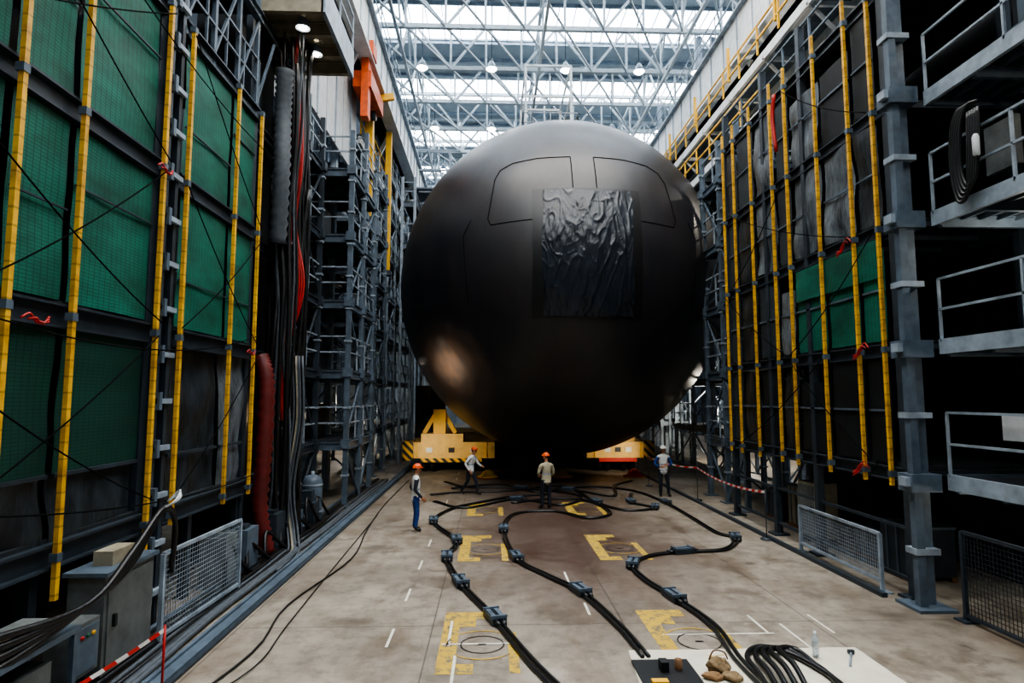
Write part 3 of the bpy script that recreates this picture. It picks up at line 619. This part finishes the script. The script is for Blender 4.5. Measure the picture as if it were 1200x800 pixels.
F=[(-1.5,24.5),(.4,25.6),(1.6,23.6),(3,24),(4.4,22.4),(5.0,25),(6,26.5)]
for pp,bl in ((A,(2,3,4,5,6)),(Bc,(2,4,5)),(C,(3,5,7,9,12)),(D,(4,6,7)),(E,(2,5)),(F,(3,))):
    b=B('power_cable')
    for o in (-1,1):
        P2=[]
        for i,(x,y) in enumerate(pp):
            d=Vector((pp[min(i+1,len(pp)-1)][0]-pp[max(i-1,0)][0],pp[min(i+1,len(pp)-1)][1]-pp[max(i-1,0)][1])).normalized(); w=.036+.02*R.random()
            P2.append((x-d.y*o*w,y+d.x*o*w,.035))
        b.sweep(P2,.03,'rubber',8,8)
    for i in bl:
        x,y=pp[i]; d=Vector((pp[min(i+1,len(pp)-1)][0]-pp[i-1][0],pp[min(i+1,len(pp)-1)][1]-pp[i-1][1])); block(b,x,y,math.atan2(-d.x,d.y))
    b.build()
b=B('power_cable')
for i in range(5): o=i*.11; b.sweep([(3.3+o,7.3,.06),(3.42+o,8.0,.06+.03*i),(3.5+o,8.6,.06+.02*i),(3.8+o,8.85-o*.3,.08),(4.15+o*.3,8.6-o,.06),(4.3,8.1-o,.06),(4.2,7.3-o,.06)],.036,'rubber',8,8)
b.build()
b=B('floor_mat_sheet'); b.grid(lambda u,v:Vector((1.8+u*3.4+.15*v*(1-u),7.2+v*(1.75),.012+.012*noise.noise(Vector((u*8,v*5,0))))),20,10,'paper'); b.build()
b=B('steel_plate'); b.bb(1.9,2.65,7.6,8.55,.02,.05,'black_steel'); b.bb(2.2,2.3,8.15,8.3,.05,.17,'black_steel'); b.lathe((2.45,8.25,.05),[(.05,0),(.05,.12),(0,.12)],'wood',12); b.bb(2.0,2.2,7.8,7.9,.05,.09,'yellow_plain'); b.build()
b=B('tool_bag')
def bagf(p): return p*(1+.45*noise.noise(p*11)+.25*noise.noise(p*24+Vector((3,1,2))))
b.ell((2.98,8.2,.1),(.15,.12,.1),'glove',30,bagf); b.ell((3.08,8.0,.05),(.13,.1,.05),'glove',26,bagf); b.ell((2.84,8.02,.05),(.13,.08,.05),'cardboard',24,bagf)
b.sweep([(2.85,8.25,.16),(2.92,8.25,.27),(3.05,8.25,.25),(3.1,8.25,.16)],.01,'wood',6,5); b.build()
b=B('water_bottle'); b.lathe((4.46,8.62,.03),[(0,0),(.04,0),(.045,.02),(.045,.09),(.04,.11),(.045,.13),(.045,.22),(.035,.26),(.016,.29),(.016,.31)],'bottle_plastic',20); b.lathe((4.46,8.62,.03),[(.018,.3),(.018,.33),(0,.33)],'white_paint',14); b.lathe((4.46,8.62,.03),[(.046,.13),(.046,.19)],'white_paint',20); b.build()
b=B('hand_tool'); b.rod((4.75,8.3,.04),(5.0,8.7,.04),.015,'steel_light'); b.box((5.0,8.7,.05),(.08,.05,.05),'steel_dark'); b.build()
# ---------------------------------------------------------------- workers
def skinmesh(V,E,RD,sub=2):
    me=bpy.data.meshes.new('tmp'); me.from_pydata(V,E,[]); o=bpy.data.objects.new('tmp',me); SC.objects.link(o)
    sm=o.modifiers.new('s','SKIN'); me.skin_vertices[0].data[0].use_root=True
    for i,r in enumerate(RD): me.skin_vertices[0].data[i].radius=r if isinstance(r,tuple) else (r,r)
    ss=o.modifiers.new('u','SUBSURF'); ss.levels=sub
    bpy.context.view_layer.update(); e=o.evaluated_get(bpy.context.evaluated_depsgraph_get()).to_mesh()
    vs=[v.co.copy() for v in e.vertices]; fs=[list(p.vertices) for p in e.polygons]
    bpy.data.objects.remove(o); bpy.data.meshes.remove(me); return vs,fs
def worker(loc,head,H,J,helmet,vest,sleeve,pants,look=0,scale=1):
    j={'pelvis':(0,0,.93),'waist':(0,0,1.06),'chest':(0,0,1.27),'upper':(0,-.01,1.42),'neck':(0,.0,1.50),'nk2':(0,.015,1.6),
       'shL':(-.19,0,1.41),'elL':(-.25,-.03,1.13),'wrL':(-.25,.08,.88),'haL':(-.25,.1,.8),'shR':(.19,0,1.41),'elR':(.25,-.03,1.13),'wrR':(.25,.08,.88),'haR':(.25,.1,.8),
       'hiL':(-.1,0,.86),'knL':(-.11,.03,.48),'anL':(-.11,-.02,.09),'toL':(-.13,.15,.045),'hiR':(.1,0,.86),'knR':(.11,.03,.48),'anR':(.11,-.02,.09),'toR':(.13,.15,.045)}
    j.update(J); ks=list(j); idx={k:i for i,k in enumerate(ks)}
    rd={'pelvis':(.16,.125),'waist':(.15,.115),'chest':(.17,.125),'upper':(.12,.09),'neck':.056,'nk2':.054,'sh':.07,'el':.052,'wr':.037,'ha':.03,'hi':.098,'kn':.07,'an':.056,'to':.044}
    E=[('pelvis','waist'),('waist','chest'),('chest','upper'),('upper','neck'),('neck','nk2')]
    for s_ in 'LR': E+=[('upper','sh'+s_),('sh'+s_,'el'+s_),('el'+s_,'wr'+s_),('wr'+s_,'ha'+s_),('pelvis','hi'+s_),('hi'+s_,'kn'+s_),('kn'+s_,'an'+s_),('an'+s_,'to'+s_)]
    vs,fs=skinmesh([j[k] for k in ks],[(idx[a],idx[c]) for a,c in E],[rd.get(k,rd.get(k[:2])) for k in ks])
    def rad(k): r=rd.get(k,rd.get(k[:2])); return r[0] if isinstance(r,tuple) else r
    seg=[(a,c,Vector(j[a]),Vector(j[c]),rad(a),rad(c)) for a,c in E]
    b=B('worker'); b.T=Matrix.Translation(loc)@Matrix.Rotation(head,4,'Z')@Matrix.Scale(H/1.8,4)
    groups={}
    for f in fs:
        c=sum((vs[i] for i in f),Vector())/len(f); best=None
        for a,cc,p,q_,ra,rc in seg:
            d=q_-p; t=max(0,min(1,(c-p).dot(d)/d.length_squared)); ds=(c-p-d*t).length/(ra*(1-t)+rc*t)
            if best is None or ds<best[0]: best=(ds,a,cc,t)
        _,a,cc,t=best
        if a in('pelvis','waist','chest') and cc in('waist','chest','upper'): m=vest
        elif a=='upper': m='skin' if (cc=='neck' and t>.8) else vest
        elif a=='neck': m='skin'
        elif a[:2] in('sh','el'): m=sleeve
        elif a[:2]=='wr': m='skin'
        elif a=='pelvis': m=pants
        elif a[:2]=='hi' or (a[:2]=='kn' and t<.85): m=pants
        else: m='boots'
        if m==vest and (a,cc)==('waist','chest') and .25<t<.5: m='steel_light'
        groups.setdefault(m,[]).append(f)
    for m,ff in groups.items():
        used={}; nv=[]; nf=[]
        for f in ff:
            g=[]
            for i in f:
                if i not in used: used[i]=len(nv); nv.append(vs[i])
                g.append(used[i])
            nf.append(g)
        b.add(nv,nf,m,True)
    pv=Vector(j['pelvis']); wv=Vector(j['waist'])
    def hem(u,v):
        t=2*math.pi*v; c=pv.lerp(wv,1-u*1.45); r=.74+.28*u; return c+Vector((.165*r*math.cos(t),.128*r*math.sin(t),0))
    b.grid(hem,5,24,vest)
    for s_,sg in (('L',-1),('R',1)):
        w=Vector(j['wr'+s_]); h=Vector(j['ha'+s_]); d=(h-w).normalized(); side=Vector((0,1,0)) if abs(d.z)>.6 else Vector((0,0,1)); side=(side-d*side.dot(d)).normalized(); nrm=d.cross(side)*sg
        rot=Matrix((side,nrm,d)).transposed()
        b.ell(w+d*.085,(.042,.018,.055),'skin',10,lambda p:rot@p)
        for k,L in enumerate((.07,.08,.075,.058)):
            o=w+d*.125+side*(.032-.021*k); b.sweep([o-d*.03,o,o+d*L*.5-nrm*.008,o+d*L*.8-nrm*.028,o+d*L*.9-nrm*.045],.009,'skin',7,3,rf=lambda t,i:.0100-.0025*t)
        o=w+d*.05+side*.035; b.sweep([o-side*.015,o+side*.02+d*.025,o+side*.03+d*.05-nrm*.01,o+side*.025+d*.07-nrm*.02],.01,'skin',7,3,rf=lambda t,i:.0115-.003*t)
    nk=Vector(j['nk2']); T0=b.T; b.T=T0@Matrix.Translation(nk+Vector((0,.015,.07)))@Matrix.Rotation(look,4,'Z')
    def hs(p):
        if p.z<-.02: k=1+(p.z+.02)*2.2; p=Vector((p.x*k,p.y*(k*.6+.4)+.006,p.z))
        if p.y>.07 and abs(p.x)<.022 and -.03<p.z<.02: p.y+=.012
        return p
    b.ell((0,0,0),(.077,.096,.118),'skin',22,hs)
    b.sweep([(0,.09,.018),(0,.104,-.008),(0,.112,-.024),(0,.094,-.032)],.01,'skin',8,3,rf=lambda t,i:.007+.008*t)
    for sx in (-1,1):
        b.ell((sx*.03,.086,.012),(.013,.008,.008),'helmet_white',8); b.ell((sx*.03,.092,.012),(.006,.004,.006),'eye',8)
        b.sweep([(sx*.014,.094,.03),(sx*.032,.093,.034),(sx*.046,.084,.029)],.004,'hair',5,3)
        b.ell((sx*.079,-.005,-.005),(.011,.02,.032),'skin',8)
    b.sweep([(-.024,.088,-.056),(0,.096,-.055),(.024,.088,-.056)],.005,'lip',6,4)
    b.ell((0,-.018,.03),(.081,.09,.1),'hair',14,lambda p:p if p.y<.03 else Vector((p.x,.03,max(p.z,0.02))))
    def hel(u,v):
        th=u*math.pi/2; ph=2*math.pi*v; return Vector((.105*math.sin(th)*math.cos(ph),.13*math.sin(th)*math.sin(ph),.05+.1*math.cos(th)))
    b.grid(hel,8,20,helmet); b.grid(lambda u,v:Vector(((.103+.018*u)*math.cos(2*math.pi*v),(.128+(.05 if math.sin(2*math.pi*v)>0 else .015)*u)*math.sin(2*math.pi*v),.052-.008*u)),2,24,helmet)
    b.sweep([(0,-.125,.07),(0,-.07,.135),(0,0,.155),(0,.07,.135),(0,.125,.07)],.009,helmet,6,3)
    b.T=T0; b.build()
worker((-2.0,16.9,0),math.radians(-75),1.76,{'elL':(-.26,-.1,1.15),'wrL':(-.23,.06,.93),'haL':(-.22,.1,.86),'elR':(.25,-.06,1.14),'wrR':(.24,.12,.94),'haR':(.23,.17,.88)},'helmet_orange','vest_white','cloth_navy','cloth_blue')
worker((-.74,23.1,0),math.radians(-120),1.76,{'chest':(0,.05,1.26),'upper':(0,.09,1.4),'neck':(0,.12,1.48),'nk2':(0,.15,1.57),'shL':(-.19,.09,1.39),'shR':(.19,.09,1.39),'elL':(-.27,.18,1.14),'wrL':(-.2,.38,1.06),'haL':(-.17,.45,1.05),'elR':(.27,-.06,1.16),'wrR':(.24,.1,.94),'haR':(.23,.14,.87),
 'knL':(-.11,.2,.5),'anL':(-.11,.26,.09),'toL':(-.12,.43,.045),'knR':(.11,-.06,.49),'anR':(.11,-.33,.13),'toR':(.12,-.19,.05)},'helmet_orange','vest_white','vest_white','cloth_navy')
worker((1.8,20,0),math.radians(20),1.78,{'knL':(-.12,.07,.48),'anL':(-.13,.05,.09),'toL':(-.16,.22,.045),'elL':(-.27,.04,1.15),'wrL':(-.17,.22,1.02),'haL':(-.11,.27,1.02),'elR':(.27,.02,1.15),'wrR':(.19,.22,1.02),'haR':(.13,.27,1.02)},'helmet_orange','vest_beige','vest_beige','cloth_navy',look=.5)
worker((6.27,22.4,0),math.radians(175),1.82,{'elL':(-.3,-.02,1.15),'wrL':(-.14,.2,1.12),'haL':(-.07,.24,1.13),'elR':(.3,-.02,1.15),'wrR':(.16,.2,1.06),'haR':(.09,.25,1.07),'knL':(-.14,.05,.48),'anL':(-.17,0,.09),'toL':(-.21,.16,.045)},'helmet_white','vest_white','cloth_blue','cloth_navy',look=.1)
# ---------------------------------------------------------------- lamps
def spot(name,loc,tgt,e,ang,col,rad=.15):
    l=bpy.data.lights.new(name,'SPOT'); l.energy=e; l.spot_size=math.radians(ang); l.spot_blend=1; l.color=col; l.shadow_soft_size=rad
    o=bpy.data.objects.new(name,l); SC.objects.link(o); o.location=loc; o.rotation_euler=(Vector(tgt)-Vector(loc)).to_track_quat('-Z','Y').to_euler()
for e,an in ((26000,12),(9000,19),(2200,30)): spot('hull_spotlight',(-3.0,15.6,3.1),(-1.55,24.1,4.75),e,an,(1,.66,.36))
spot('transporter_fill_spot',(-3.9,25.5,1.9),(-1.9,30,.9),420,55,(1,.85,.6)); spot('transporter_fill_spot',(7.2,26,1.9),(5.8,30,.8),380,50,(1,.85,.6))  # added fill spots, only there to brighten the transporters
def pt(name,loc,e,col,rad=.15):
    l=bpy.data.lights.new(name,'POINT'); l.energy=e; l.color=col; l.shadow_soft_size=rad; o=bpy.data.objects.new(name,l); SC.objects.link(o); o.location=loc
for i,(loc,e) in enumerate([((-9.8,27,3.5),90),((-8.5,40,3.2),350),((13.4,33,3.2),700),((14,24,14),500),((8.95,6.8,4.1),30),((8.95,9.4,6.3),30),((8.95,6.8,8.5),30),((8.95,9.4,1.8),20),((8.95,9.4,10.8),30)]): pt('work_and_fill_lamp',loc,e,(1,.9,.75),.1)  # lamps low behind hull; platform and upper right ones added as fill
for (y,e) in ((3,500),(11,550),(19,750)):
    l=bpy.data.lights.new('roof_fill_light','AREA'); l.shape='RECTANGLE'; l.size=14; l.size_y=2.5; l.energy=e; l.color=(1,.84,.66); o=bpy.data.objects.new('roof_fill_light',l); SC.objects.link(o); o.location=(2.5,y,22.2)  # added fill above the frame, lifts floor, scaffolds and hull front
w=bpy.data.worlds.new('world'); bpy.context.scene.world=w; w.use_nodes=True; w.node_tree.nodes['Background'].inputs[0].default_value=(.6,.75,.9,1); w.node_tree.nodes['Background'].inputs[1].default_value=.5
vs_=bpy.context.scene.view_settings; vs_.view_transform='AgX'; vs_.look='AgX - Medium High Contrast'; vs_.exposure=.8
